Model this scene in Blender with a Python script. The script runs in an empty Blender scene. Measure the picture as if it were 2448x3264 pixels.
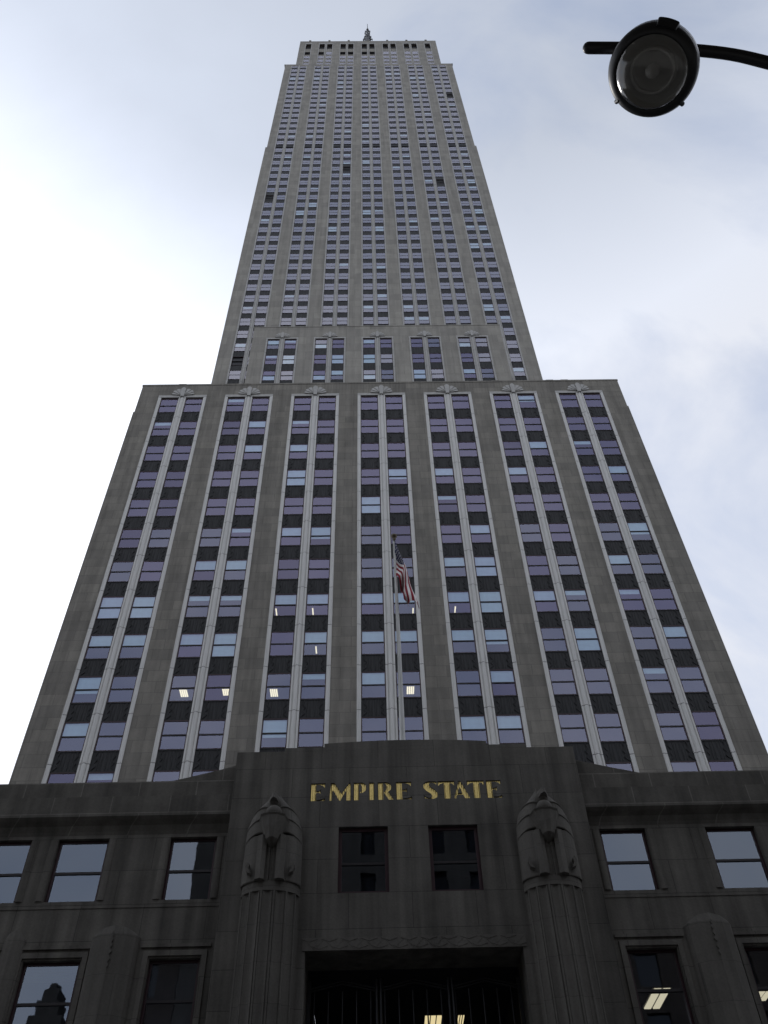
import bpy, math, random
from mathutils import Matrix, Vector
random.seed(7)
sc = bpy.context.scene
C = sc.collection
PI = math.pi

# ------------------------------------------------------------------ camera
F, PITCH, YAW, ROLL = 2800.0, 0.84728, 0.023185, 0.03138
CAM = Vector((0.65, 0.0, 1.6))
def cam_to_world(xc, up, dep):
    c, s = math.cos(ROLL), math.sin(ROLL)
    x1, u1 = c*xc + s*up, -s*xc + c*up
    c, s = math.cos(PITCH), math.sin(PITCH)
    y1, z1 = c*dep - s*u1, s*dep + c*u1
    c, s = math.cos(YAW), math.sin(YAW)
    return Vector((c*x1 + s*y1, -s*x1 + c*y1, z1))
cam = bpy.data.cameras.new('camera'); co = bpy.data.objects.new('camera', cam); C.objects.link(co)
R_, U_, D_ = cam_to_world(1, 0, 0), cam_to_world(0, 1, 0), cam_to_world(0, 0, 1)
m = Matrix((R_, U_, -D_)).transposed().to_4x4(); m.translation = CAM
co.matrix_world = m
cam.sensor_fit = 'HORIZONTAL'; cam.sensor_width = 36.0; cam.lens = 36.0*F/2448.0
cam.clip_start = 0.05; cam.clip_end = 4000
sc.camera = co

# ------------------------------------------------------------------ sky, sun, exposure
SUN_EL, SUN_AZ = math.radians(44), math.radians(-40)      # azimuth from +y towards +x
sund = Vector((math.cos(SUN_EL)*math.sin(SUN_AZ), math.cos(SUN_EL)*math.cos(SUN_AZ), math.sin(SUN_EL)))
w = bpy.data.worlds.new('World'); sc.world = w; w.use_nodes = True
nt = w.node_tree; nt.nodes.clear()
def N(tree, typ, **kw):
    n = tree.nodes.new(typ)
    for k, v in kw.items(): setattr(n, k, v)
    return n
def math_node(tree, op, a, b=None, clamp=False):
    n = N(tree, 'ShaderNodeMath', operation=op, use_clamp=clamp)
    for i, v in enumerate((a, b)):
        if v is None: continue
        if isinstance(v, (int, float)): n.inputs[i].default_value = v
        else: tree.links.new(v, n.inputs[i])
    return n.outputs[0]
def ramp(tree, fac, stops):
    n = N(tree, 'ShaderNodeValToRGB'); tree.links.new(fac, n.inputs[0])
    el = n.color_ramp.elements
    while len(el) < len(stops): el.new(0.5)
    for e, (p, c) in zip(el, stops):
        e.position = p; e.color = (c, c, c, 1) if isinstance(c, (int, float)) else (*c, 1)
    return n.outputs[0]
def mixc(tree, fac, a, b, typ='MIX'):
    n = N(tree, 'ShaderNodeMix', data_type='RGBA', blend_type=typ)
    for sock, v in ((n.inputs[0], fac), (n.inputs[6], a), (n.inputs[7], b)):
        if isinstance(v, (int, float)): sock.default_value = v
        elif isinstance(v, tuple): sock.default_value = (*v, 1)
        else: tree.links.new(v, sock)
    return n.outputs[2]
sky = N(nt, 'ShaderNodeTexSky', sky_type='NISHITA', sun_disc=False)
sky.sun_elevation = SUN_EL; sky.sun_rotation = SUN_AZ; sky.air_density = 1.0; sky.dust_density = 1.5; sky.ozone_density = 2.0
tc = N(nt, 'ShaderNodeTexCoord')
dot = N(nt, 'ShaderNodeVectorMath', operation='DOT_PRODUCT'); nt.links.new(tc.outputs['Generated'], dot.inputs[0]); dot.inputs[1].default_value = sund
glow = math_node(nt, 'POWER', math_node(nt, 'MAXIMUM', dot.outputs['Value'], 0.0), 8.0)
mp = N(nt, 'ShaderNodeMapping'); nt.links.new(tc.outputs['Generated'], mp.inputs[0])
mp.inputs['Scale'].default_value = (2.2, 3.6, 1.7); mp.inputs['Location'].default_value = (0.35, 0.2, 0.6)
nz = N(nt, 'ShaderNodeTexNoise'); nt.links.new(mp.outputs[0], nz.inputs['Vector'])
nz.inputs['Scale'].default_value = 1.5; nz.inputs['Detail'].default_value = 7; nz.inputs['Roughness'].default_value = 0.55; nz.inputs['Distortion'].default_value = 0.4
cover = ramp(nt, nz.outputs[0], [(0.33, 0.56), (0.58, 1.0)])
cover = math_node(nt, 'ADD', cover, math_node(nt, 'MULTIPLY', glow, 0.8), clamp=True)
cl_b = math_node(nt, 'ADD', math_node(nt, 'MULTIPLY', math_node(nt, 'MULTIPLY', glow, math_node(nt, 'ADD', nz.outputs[0], 0.45)), 6.8), 8.5)
sz = N(nt, 'ShaderNodeSeparateXYZ'); nt.links.new(tc.outputs['Generated'], sz.inputs[0])
cl_b = math_node(nt, 'MULTIPLY', cl_b, ramp(nt, sz.outputs[2], [(0.84, 1.0), (0.935, 0.69)]))
cl_n = N(nt, 'ShaderNodeVectorMath', operation='SCALE'); cl_c = mixc(nt, ramp(nt, sz.outputs[2], [(0.80, 0.0), (0.94, 1.0)]), (0.93, 0.965, 1.06), (0.885, 0.965, 1.13)); nt.links.new(cl_c, cl_n.inputs[0]); nt.links.new(cl_b, cl_n.inputs['Scale'])
skyb = N(nt, 'ShaderNodeVectorMath', operation='SCALE'); nt.links.new(sky.outputs[0], skyb.inputs[0]); skyb.inputs['Scale'].default_value = 1.9
colr = mixc(nt, cover, skyb.outputs[0], cl_n.outputs[0])
bg = N(nt, 'ShaderNodeBackground'); nt.links.new(colr, bg.inputs[0]); bg.inputs[1].default_value = 0.10
out = N(nt, 'ShaderNodeOutputWorld'); nt.links.new(bg.outputs[0], out.inputs[0])
sl = bpy.data.lights.new('sun', 'SUN'); sl.energy = 1.0; sl.angle = math.radians(14); sl.color = (1, 0.96, 0.9)
so = bpy.data.objects.new('sun', sl); C.objects.link(so); so.rotation_euler = (-sund).to_track_quat('-Z', 'Y').to_euler(); so.location = (0, 0, 500)
vs = sc.view_settings
sc.display_settings.display_device = 'sRGB'
vs.view_transform = 'Standard'; vs.look = 'None'; vs.exposure = 0.0; vs.gamma = 1.0; vs.use_curve_mapping = False
sc.cycles.max_bounces = 6; sc.cycles.transparent_max_bounces = 12; sc.cycles.diffuse_bounces = 3; sc.cycles.glossy_bounces = 3

# ------------------------------------------------------------------ materials
def new_mat(name):
    M = bpy.data.materials.new(name); M.use_nodes = True; t = M.node_tree; t.nodes.clear()
    o = N(t, 'ShaderNodeOutputMaterial'); return M, t, o
def simple(name, col, rough=0.6, metal=0.0, noise=0.0, nscale=3.0, stretch=(1, 1, 1), bump=0.0, spec=0.5):
    M, t, o = new_mat(name)
    b = N(t, 'ShaderNodeBsdfPrincipled'); t.links.new(b.outputs[0], o.inputs[0])
    b.inputs['Base Color'].default_value = (*col, 1); b.inputs['Roughness'].default_value = rough; b.inputs['Metallic'].default_value = metal
    b.inputs['Specular IOR Level'].default_value = spec
    if noise:
        g = N(t, 'ShaderNodeTexCoord'); mpp = N(t, 'ShaderNodeMapping'); t.links.new(g.outputs['Object'], mpp.inputs[0]); mpp.inputs['Scale'].default_value = stretch
        n = N(t, 'ShaderNodeTexNoise'); t.links.new(mpp.outputs[0], n.inputs['Vector']); n.inputs['Scale'].default_value = nscale; n.inputs['Detail'].default_value = 6
        f = ramp(t, n.outputs[0], [(0.25, 1 - noise), (0.75, 1 + noise)])
        t.links.new(mixc(t, 1.0, col, f, 'MULTIPLY'), b.inputs['Base Color'])
        if bump:
            bp = N(t, 'ShaderNodeBump'); bp.inputs['Strength'].default_value = bump; bp.inputs['Distance'].default_value = 0.02
            t.links.new(n.outputs[0], bp.inputs['Height']); t.links.new(bp.outputs[0], b.inputs['Normal'])
    return M
def stone(name, col, course, width, zoff=0.0, mortar=0.012, mort_dark=0.6, vary=0.06, streak=0.15, blotch=0.12, flute=0.0, rough=0.85):
    M, t, o = new_mat(name)
    b = N(t, 'ShaderNodeBsdfPrincipled'); t.links.new(b.outputs[0], o.inputs[0])
    b.inputs['Roughness'].default_value = rough; b.inputs['Specular IOR Level'].default_value = 0.25
    g = N(t, 'ShaderNodeTexCoord'); sp = N(t, 'ShaderNodeSeparateXYZ'); t.links.new(g.outputs['Object'], sp.inputs[0])
    u = math_node(t, 'ADD', sp.outputs[0], sp.outputs[1]); v = math_node(t, 'ADD', sp.outputs[2], zoff + 200*course)
    cb = N(t, 'ShaderNodeCombineXYZ'); t.links.new(math_node(t, 'ADD', u, 100*width), cb.inputs[0]); t.links.new(v, cb.inputs[1])
    br = N(t, 'ShaderNodeTexBrick'); t.links.new(cb.outputs[0], br.inputs['Vector'])
    br.inputs['Scale'].default_value = 1.0; br.inputs['Brick Width'].default_value = width; br.inputs['Row Height'].default_value = course
    br.inputs['Mortar Size'].default_value = mortar; br.inputs['Mortar Smooth'].default_value = 0.1; br.inputs['Bias'].default_value = 0.0
    br.inputs['Color1'].default_value = (1 - vary, 1 - vary, 1 - vary, 1); br.inputs['Color2'].default_value = (1 + vary, 1 + vary, 1 + vary*0.8, 1)
    br.inputs['Mortar'].default_value = (mort_dark, mort_dark, mort_dark, 1)
    n1 = N(t, 'ShaderNodeTexNoise'); t.links.new(g.outputs['Object'], n1.inputs['Vector']); n1.inputs['Scale'].default_value = 0.55; n1.inputs['Detail'].default_value = 9; n1.inputs['Roughness'].default_value = 0.65
    mpp = N(t, 'ShaderNodeMapping'); t.links.new(g.outputs['Object'], mpp.inputs[0]); mpp.inputs['Scale'].default_value = (2.2, 2.2, 0.13)
    n2 = N(t, 'ShaderNodeTexNoise'); t.links.new(mpp.outputs[0], n2.inputs['Vector']); n2.inputs['Scale'].default_value = 1.0; n2.inputs['Detail'].default_value = 5
    n3 = N(t, 'ShaderNodeTexNoise'); t.links.new(g.outputs['Object'], n3.inputs['Vector']); n3.inputs['Scale'].default_value = 14; n3.inputs['Detail'].default_value = 4
    c = mixc(t, 1.0, col, br.outputs['Color'], 'MULTIPLY')
    c = mixc(t, 1.0, c, ramp(t, n1.outputs[0], [(0.3, 1 - blotch), (0.7, 1 + blotch)]), 'MULTIPLY')
    c = mixc(t, 1.0, c, ramp(t, n2.outputs[0], [(0.3, 1 - streak), (0.62, 1 + streak*0.4)]), 'MULTIPLY')
    c = mixc(t, 1.0, c, ramp(t, n3.outputs[0], [(0.3, 0.92), (0.7, 1.07)]), 'MULTIPLY')
    hgt = math_node(t, 'ADD', math_node(t, 'MULTIPLY', br.outputs['Fac'], -1.0), math_node(t, 'MULTIPLY', n3.outputs[0], 0.5))
    if flute:
        wv = math_node(t, 'MULTIPLY', math_node(t, 'SINE', math_node(t, 'MULTIPLY', sp.outputs[0], 2*PI/flute)), 0.6)
        hgt = math_node(t, 'ADD', hgt, wv)
    bp = N(t, 'ShaderNodeBump'); bp.inputs['Strength'].default_value = 0.5; bp.inputs['Distance'].default_value = 0.02
    t.links.new(hgt, bp.inputs['Height']); t.links.new(bp.outputs[0], b.inputs['Normal'])
    t.links.new(c, b.inputs['Base Color'])
    return M
def glass(name, tint=(0.80, 0.76, 1.0), f0=0.18, trans=(0.86, 0.89, 0.92), rough=0.015, wav=0.0):
    M, t, o = new_mat(name)
    tr = N(t, 'ShaderNodeBsdfTransparent'); tr.inputs[0].default_value = (*trans, 1)
    gl = N(t, 'ShaderNodeBsdfGlossy'); gl.inputs['Color'].default_value = (*tint, 1); gl.inputs['Roughness'].default_value = rough
    ge = N(t, 'ShaderNodeNewGeometry'); dp = N(t, 'ShaderNodeVectorMath', operation='DOT_PRODUCT')
    t.links.new(ge.outputs['Incoming'], dp.inputs[0]); t.links.new(ge.outputs['Normal'], dp.inputs[1])
    sch = math_node(t, 'POWER', math_node(t, 'SUBTRACT', 1.0, math_node(t, 'ABSOLUTE', dp.outputs['Value']), True), 5.0)
    fac = math_node(t, 'ADD', math_node(t, 'MULTIPLY', sch, 1-f0), f0, True)
    if wav:
        g = N(t, 'ShaderNodeTexCoord'); n = N(t, 'ShaderNodeTexNoise'); t.links.new(g.outputs['Object'], n.inputs['Vector']); n.inputs['Scale'].default_value = 1.3
        bp = N(t, 'ShaderNodeBump'); bp.inputs['Strength'].default_value = wav; bp.inputs['Distance'].default_value = 0.02
        t.links.new(n.outputs[0], bp.inputs['Height']); t.links.new(bp.outputs[0], gl.inputs['Normal'])
    mx = N(t, 'ShaderNodeMixShader'); t.links.new(fac, mx.inputs[0]); t.links.new(tr.outputs[0], mx.inputs[1]); t.links.new(gl.outputs[0], mx.inputs[2])
    t.links.new(mx.outputs[0], o.inputs[0]); return M
def emit(name, col, s):
    M, t, o = new_mat(name); e = N(t, 'ShaderNodeEmission'); e.inputs[0].default_value = (*col, 1); e.inputs[1].default_value = s
    t.links.new(e.outputs[0], o.inputs[0]); return M
MAT = dict(
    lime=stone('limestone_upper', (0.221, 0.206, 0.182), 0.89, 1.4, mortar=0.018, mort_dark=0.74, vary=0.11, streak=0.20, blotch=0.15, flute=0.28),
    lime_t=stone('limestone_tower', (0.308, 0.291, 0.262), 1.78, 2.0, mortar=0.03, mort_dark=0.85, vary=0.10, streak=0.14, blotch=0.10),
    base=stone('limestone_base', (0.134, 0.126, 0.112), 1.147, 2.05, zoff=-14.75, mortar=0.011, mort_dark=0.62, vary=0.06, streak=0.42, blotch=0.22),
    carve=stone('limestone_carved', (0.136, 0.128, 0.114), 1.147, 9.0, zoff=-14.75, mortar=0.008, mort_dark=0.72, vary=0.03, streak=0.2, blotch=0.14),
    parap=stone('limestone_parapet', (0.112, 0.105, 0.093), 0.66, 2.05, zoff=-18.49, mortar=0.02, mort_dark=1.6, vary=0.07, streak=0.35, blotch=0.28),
    steel=simple('mullion_metal', (0.57, 0.56, 0.535), 0.5, 0.15, noise=0.10, nscale=2.0, stretch=(4, 4, 0.4)),
    steel_t=simple('mullion_metal_tower', (0.40, 0.39, 0.37), 0.55, 0.1, noise=0.10, nscale=2.0, stretch=(4, 4, 0.4)),
    fan=simple('fan_metal', (0.37, 0.36, 0.34), 0.5, 0.2, noise=0.15, nscale=3),
    span=simple('spandrel_aluminium', (0.026, 0.026, 0.027), 0.55, 0.0, noise=0.6, nscale=2.2, stretch=(5, 5, 0.5), spec=0.25),
    frame=simple('oxblood_frame', (0.040, 0.014, 0.019), 0.45, 0.0, noise=0.2),
    sash=simple('sash_rail_black', (0.014, 0.010, 0.012), 0.5),
    glass=glass('window_glass_violet', (0.74, 0.70, 1.0), 0.20), glass_u=glass('window_glass_blue', (0.75, 0.77, 1.0), 0.21), glass_v=glass('window_glass_dark', (0.72, 0.68, 0.98), 0.17),
    glass_t=glass('window_glass_tower', (0.93, 0.90, 1.0), 0.33, rough=0.03),
    glass_b=glass('window_glass_base', (0.74, 0.84, 1.0), 0.17, (0.5, 0.52, 0.55), wav=0.05),
    blind=simple('window_blind', (0.50, 0.70, 0.72), 0.8, noise=0.08),
    dark=simple('room_dark', (0.03, 0.03, 0.035), 0.9),
    room=simple('room_ceiling', (0.075, 0.075, 0.085), 0.9),
    louv=simple('louvre_dark', (0.022, 0.022, 0.026), 0.5),
    gold=simple('gold_leaf', (0.58, 0.44, 0.16), 0.30, 0.85, noise=0.12, nscale=8),
    lamp=emit('fluorescent_tube', (1.0, 0.90, 0.62), 1.25),
    lampw=emit('lobby_panel', (1.0, 0.83, 0.45), 0.75),
    bronze=simple('entrance_metal', (0.075, 0.078, 0.085), 0.35, 0.7),
    pole=simple('pole_paint', (0.52, 0.52, 0.50), 0.5, 0.1, noise=0.15, nscale=3, stretch=(1, 1, 0.3)),
    ball=simple('finial_bronze', (0.07, 0.055, 0.03), 0.35, 0.6),
    red=simple('flag_red', (0.26, 0.007, 0.022), 0.85), white=simple('flag_white', (0.82, 0.78, 0.76), 0.85), blue=simple('flag_blue', (0.012, 0.018, 0.07), 0.85),
    black=simple('lamp_black', (0.012, 0.012, 0.013), 0.38, 0.0, noise=0.2),
    alu=simple('lamp_rim_metal', (0.35, 0.35, 0.36), 0.38, 0.8),
    asph=simple('asphalt', (0.05, 0.05, 0.052), 0.9, noise=0.3, nscale=6, bump=0.3),
    pave=stone('pavement_slabs', (0.22, 0.215, 0.205), 1.5, 1.5, mortar=0.02, mort_dark=0.5),
    opp=stone('facing_stone', (0.085, 0.08, 0.075), 0.6, 1.2, vary=0.08),
    opp2=stone('facing_brick', (0.075, 0.062, 0.055), 0.25, 0.6, vary=0.1),
    lens=glass('lamp_lens', tint=(.9, .9, .9), f0=.085, trans=(.66, .65, .63), rough=.13),
    refl=simple('lamp_reflector', (0.58, 0.58, 0.56), 0.5, 0.0),
    mark=simple('road_paint', (0.75, 0.75, 0.72), 0.7, noise=0.15),
)

# ------------------------------------------------------------------ mesh helpers
class MB:
    def __init__(s): s.v = []; s.f = []; s.m = []; s.sm = []
    def face(s, pts, mat=0, smooth=False):
        i = len(s.v); s.v += [tuple(p) for p in pts]; s.f.append(tuple(range(i, i+len(pts)))); s.m.append(mat); s.sm.append(smooth)
    def box(s, x0, x1, y0, y1, z0, z1, mat=0):
        i = len(s.v)
        s.v += [(x0,y0,z0),(x1,y0,z0),(x1,y1,z0),(x0,y1,z0),(x0,y0,z1),(x1,y0,z1),(x1,y1,z1),(x0,y1,z1)]
        for f in ((0,1,5,4),(1,2,6,5),(2,3,7,6),(3,0,4,7),(4,5,6,7),(3,2,1,0)):
            s.f.append(tuple(i+k for k in f)); s.m.append(mat); s.sm.append(False)
    def grid(s, rows, mat=0, smooth=True, close=False):
        i = len(s.v); n = len(rows[0])
        for r in rows: s.v += [tuple(p) for p in r]
        for a in range(len(rows)-1):
            for b in range(n if close else n-1):
                c = (b+1) % n
                s.f.append((i+a*n+b, i+a*n+c, i+(a+1)*n+c, i+(a+1)*n+b)); s.m.append(mat); s.sm.append(smooth)
    def prism_z(s, poly, z0, z1, mat=0, cap=True, smooth=False, taper=1.0, c=(0, 0)):
        top = [(c[0]+(x-c[0])*taper, c[1]+(y-c[1])*taper, z1) for x, y in poly]
        s.grid([[(x, y, z0) for x, y in poly], top], mat, smooth, True)
        if cap: s.face(top, mat); s.face([(x, y, z0) for x, y in reversed(poly)], mat)
    def prism_y(s, poly, y0, y1, mat=0, back=True):       # poly in xz
        s.grid([[(x, y0, z) for x, z in poly], [(x, y1, z) for x, z in poly]], mat, False, True)
        s.face([(x, y0, z) for x, z in poly], mat)
        if back: s.face([(x, y1, z) for x, z in reversed(poly)], mat)
    def prism_x(s, poly, x0, x1, mat=0):                  # poly in yz
        s.grid([[(x0, y, z) for y, z in poly], [(x1, y, z) for y, z in poly]], mat, False, True)
        s.face([(x0, y, z) for y, z in poly], mat); s.face([(x1, y, z) for y, z in reversed(poly)], mat)
    def bar(s, p, q, wd, y0, y1, mat=0):                  # flat bar in xz from p to q
        dx, dz = q[0]-p[0], q[1]-p[1]; L = math.hypot(dx, dz); nx, nz2 = -dz/L*wd/2, dx/L*wd/2
        s.prism_y([(p[0]+nx, p[1]+nz2), (p[0]-nx, p[1]-nz2), (q[0]-nx, q[1]-nz2), (q[0]+nx, q[1]+nz2)], y0, y1, mat)
    def tube(s, pts, rad, n=10, mat=0):
        pts = [Vector(p) for p in pts]; rows = []
        if isinstance(rad, (int, float)): rad = [rad]*len(pts)
        for i, p in enumerate(pts):
            d = (pts[min(i+1, len(pts)-1)] - pts[max(i-1, 0)]).normalized()
            a = d.orthogonal() if abs(d.z) > .95 else d.cross(Vector((0, 0, 1))); a.normalize(); b = d.cross(a)
            if abs(d.z) > .95: a = Vector((1, 0, 0)); b = Vector((0, 1, 0))
            rows.append([p + (a*math.cos(t) + b*math.sin(t))*rad[i] for t in [2*PI*k/n for k in range(n)]])
        s.grid(rows, mat, True, True); s.face(rows[0], mat); s.face(list(reversed(rows[-1])), mat)
    def lathe(s, prof, c=(0, 0, 0), n=24, mat=0, smooth=True):
        rows = [[(c[0]+r*math.cos(2*PI*k/n), c[1]+r*math.sin(2*PI*k/n), c[2]+z) for k in range(n)] for r, z in prof]
        s.grid(rows, mat, smooth, True)
    def wall(s, x0, x1, z0, z1, y, holes, depth, mat=0, reveal=True):
        xs = sorted({x0, x1, *[h[0] for h in holes], *[h[1] for h in holes]}); zs = sorted({z0, z1, *[h[2] for h in holes], *[h[3] for h in holes]})
        xs = [x for x in xs if x0 <= x <= x1]; zs = [z for z in zs if z0 <= z <= z1]
        for a, b in zip(xs, xs[1:]):
            run = None
            for c, d in zip(zs, zs[1:]):
                mx, mz = (a+b)/2, (c+d)/2
                inside = any(h[0] < mx < h[1] and h[2] < mz < h[3] for h in holes)
                if inside:
                    if run: s.face([(a, y, run[0]), (b, y, run[0]), (b, y, run[1]), (a, y, run[1])], mat); run = None
                else: run = (run[0], d) if run else (c, d)
            if run: s.face([(a, y, run[0]), (b, y, run[0]), (b, y, run[1]), (a, y, run[1])], mat)
        if reveal:
            for a, b, c, d in holes:
                e = y + depth
                s.face([(a, y, c), (a, e, c), (a, e, d), (a, y, d)], mat); s.face([(b, y, c), (b, y, d), (b, e, d), (b, e, c)], mat)
                s.face([(a, y, d), (a, e, d), (b, e, d), (b, y, d)], mat); s.face([(a, y, c), (b, y, c), (b, e, c), (a, e, c)], mat)
    def mesh(s, name, mats):
        me = bpy.data.meshes.new(name); me.from_pydata(s.v, [], s.f)
        for k in mats: me.materials.append(MAT[k])
        me.polygons.foreach_set('material_index', s.m); me.polygons.foreach_set('use_smooth', s.sm)
        me.update(); return me
    def build(s, name, mats, parent=None, loc=(0, 0, 0), kind=None):
        if isinstance(mats, str): mats = [mats]
        return put(name, s.mesh(name, mats), parent, loc, kind)
def put(name, me, parent=None, loc=(0, 0, 0), kind=None):
    o = bpy.data.objects.new(name, me); C.objects.link(o); o.parent = parent; o.location = loc
    if kind: o['kind'] = kind
    return o
def thing(name, label, cat, loc=(0, 0, 0), group=None):
    o = bpy.data.objects.new(name, None); C.objects.link(o); o.location = loc; o['label'] = label; o['category'] = cat
    if group: o['group'] = group
    return o

# ------------------------------------------------------------------ setting
def flat(name, x0, x1, y0, y1, z, mat, thick=None):
    b = MB()
    if thick: b.box(x0, x1, y0, y1, z-thick, z)
    else: b.face([(x0, y0, z), (x1, y0, z), (x1, y1, z), (x0, y1, z)])
    return b.build(name, mat, kind='structure')
flat('ground', -1500, 1500, -1500, 1500, -0.30, 'asph')
flat('road', -200, 200, 1.2, 22.0, 0.0, 'asph')
flat('pavement', -200, 200, -5.0, 1.2, 0.15, 'pave', 0.35)
flat('pavement', -200, 200, 22.0, 30.0, 0.15, 'pave', 0.35)
b = MB()
for lane in (6.4, 11.6, 16.8):
    for k in range(-16, 17): b.face([(k*9, lane-.06, .004), (k*9+3, lane-.06, .004), (k*9+3, lane+.06, .004), (k*9, lane+.06, .004)])
b.build('lane_marking', 'mark', kind='structure')

# ------------------------------------------------------------------ the skyscraper (local frame: x from the entrance axis, y from the entrance front)
OX, OY = 1.82, 28.0
sky_ = thing('skyscraper', 'tall grey limestone art deco skyscraper with setbacks and gold lettering over its entrance', 'skyscraper', (OX, OY, 0))
FH = 3.56
# ---- window builders (local origin: left bottom of the opening, front plane y=0)
def win_frame(b, x, y, z, w_, h, f=0.07, rail=None, d=0.14, mf=0, ms=1, railh=0.085):
    rail = h*0.5 if rail is None else rail
    b.box(x, x+f, y, y+d, z, z+h, mf); b.box(x+w_-f, x+w_, y, y+d, z, z+h, mf)
    b.box(x+f, x+w_-f, y, y+d, z+h-f, z+h, mf); b.box(x+f, x+w_-f, y, y+d, z, z+f*0.8, mf)
    b.box(x+f, x+w_-f, y+0.01, y+d, z+rail-railh/2, z+rail+railh/2, ms)
def win_pane(b, x, y, z, w_, h, f=0.07, rail=None, m=0, rec=0.03):
    rail = h*0.5 if rail is None else rail
    for y_, a, c in ((y+rec, z+rail, z+h-f), (y+rec*1.8, z+f*.8, z+rail)):
        b.face([(x+f, y_, a), (x+w_-f, y_, a), (x+w_-f, y_, c), (x+f, y_, c)], m)
def win_blind(b, x, y, z, w_, h, lo, hi, f=0.07, m=0):
    b.box(x+f+.01, x+w_-f-.01, y, y+0.01, z+h*lo+.05, z+h*hi-.06, m)

# ---- vertical metal profiles
def mull_prof(hw, d=1.0):
    k = hw/0.325
    return [(-.325*k, .18), (-.325*k, -.02*d), (-.21*k, -.07*d), (-.17*k, -.03*d), (-.10*k, -.12*d), (0, -.18*d), (.10*k, -.12*d), (.17*k, -.03*d), (.21*k, -.07*d), (.325*k, -.02*d), (.325*k, .18)]
def strip_prof(wd, flip):
    p = [(0, .18), (0, -.03), (wd*.25, -.09), (wd*.45, -.05), (wd, -.03), (wd, .18)]
    return [(-x, y) for x, y in reversed(p)] if flip else p
def profile(b, prof, cx, y, z0, z1, joints):
    pts = [(cx+px, y+py) for px, py in prof]
    zs = [z0] + sorted(j for j in joints if z0+.1 < j < z1-.1) + [z1]
    for i, (a, c) in enumerate(zip(zs, zs[1:])):
        b.prism_z(pts, a + (0.02 if i else 0), c - (0.02 if i < len(zs)-2 else 0))
    sh = [(cx+px*.985, y+py+.02) for px, py in prof]
    for j in zs[1:-1]: b.prism_z(sh, j-.021, j+.021, 1, cap=False)

def spandrel(b, x, y, z, w_, h, detail=2, m=0):
    b.box(x, x+w_, y, y+0.06, z, z+h, m)
    if detail >= 2:
        for fx in (.30, .42, .58, .70): b.prism_z([(x+w_*fx-.05, y), (x+w_*fx, y-.035), (x+w_*fx+.05, y)], z+.12, z+h-.08, m)
        for sg in (1, -1):
            X = lambda t: x + (t if sg > 0 else w_-t)
            pts = [(X(.03), z+.03), (X(.33), z+.34), (X(.21), z+.58), (X(.36), z+.80), (X(.20), z+1.05), (X(.28), z+1.36)]
            for p, q in zip(pts, pts[1:]): b.bar(p, q, .055, y-.05, y, m)
        b.box(x, x+w_, y-.03, y, z, z+.05, m); b.box(x, x+w_, y-.04, y, z+h-.06, z+h, m)
    elif detail == 1:
        for fx in (.2, .5, .8): b.prism_z([(x+w_*fx-.09, y), (x+w_*fx, y-.04), (x+w_*fx+.09, y)], z+.1, z+h-.05, m)

def fan(b, cx, y, z, k=1.0):
    b.prism_y([(cx-.15*k, z), (cx+.15*k, z), (cx+.23*k, z+1.15*k), (cx+.12*k, z+1.38*k), (cx, z+1.45*k), (cx-.12*k, z+1.38*k), (cx-.23*k, z+1.15*k)], y-.26, y)
    for sg in (1, -1):
        for a0, a1, r, dy in ((56, 80, 1.18, .19), (30, 55, 1.16, .15), (8, 29, 1.08, .11)):
            p = [(cx+sg*.16*k, z+.36*k)]
            for t in range(5):
                a = math.radians(a0 + (a1-a0)*t/4); rr = r*k*(0.78 + .06*math.sin(PI*t/4))
                p.append((cx+sg*(.15*k+rr*math.cos(a)), z+.40*k+rr*.92*math.sin(a)))
            b.prism_y(p if sg > 0 else p[::-1], y-dy, y)

# ================================================= lower block (floors up to the first great setback)
BY, BHW, BP, BZ0 = 18.0, 22.5, 6.156, 69.97
MW, OPN, STR = 0.325, 1.94, 2.22
WW, WH, SH = OPN-MW, 2.13, 1.43
bays = [k*BP for k in range(-3, 4)]
b = MB()
holes = [(c-STR, c+STR, 18.6, 70.47) for c in bays]
b.wall(-BHW, BHW, 18.0, 72.12, BY, holes, 0.34)
b.box(-BHW-.12, -BHW, BY+.05, 52, 18.0, 68.0); b.box(BHW, BHW+.12, BY+.05, 52, 18.0, 68.0)
for sx in (-1, 1): b.face([(sx*BHW, BY, 18), (sx*BHW, 52, 18), (sx*BHW, 52, 72.12), (sx*BHW, BY, 72.12)])
b.face([(-BHW, BY, 72.12), (BHW, BY, 72.12), (BHW, BY+.5, 72.12), (-BHW, BY+.5, 72.12)])
b.face([(-BHW, BY+.5, 72.12), (BHW, BY+.5, 72.12), (BHW, BY+.5, 71.4), (-BHW, BY+.5, 71.4)])
b.face([(-BHW, BY+.5, 71.4), (BHW, BY+.5, 71.4), (BHW, 52, 71.4), (-BHW, 52, 71.4)])
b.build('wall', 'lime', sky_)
b = MB(); b.box(-BHW-.05, BHW+.05, BY-.03, BY+.55, 72.123, 72.34)
for x in (-19.2, 10.6, 15.8, 17.2): b.box(x, x+.7, BY+.2, BY+.7, 72.342, 72.75)
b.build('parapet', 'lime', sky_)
jo = [BZ0 - FH*r + .5 for r in range(1, 15)]
for c in bays:
    for kind in ('c', 'l', 'r'):
        b = MB()
        if kind == 'c': profile(b, mull_prof(MW), c, BY, 18.6, 70.1, jo)
        elif kind == 'l': profile(b, strip_prof(.28, False), c-STR, BY, 18.6, 70.1, jo)
        else: profile(b, strip_prof(.28, True), c+STR, BY, 18.6, 70.1, jo)
        b.build('mullion', ['steel', 'louv'], sky_)
    b = MB()
    for x0, x1 in ((c-STR, c-.17), (c+.17, c+STR)): b.box(x0, x1, BY-.05, BY+.3, 70.105, 70.465)
    fan(b, c, BY-.02, 70.02)
    b.build('fan_ornament', 'fan', sky_)
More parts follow.
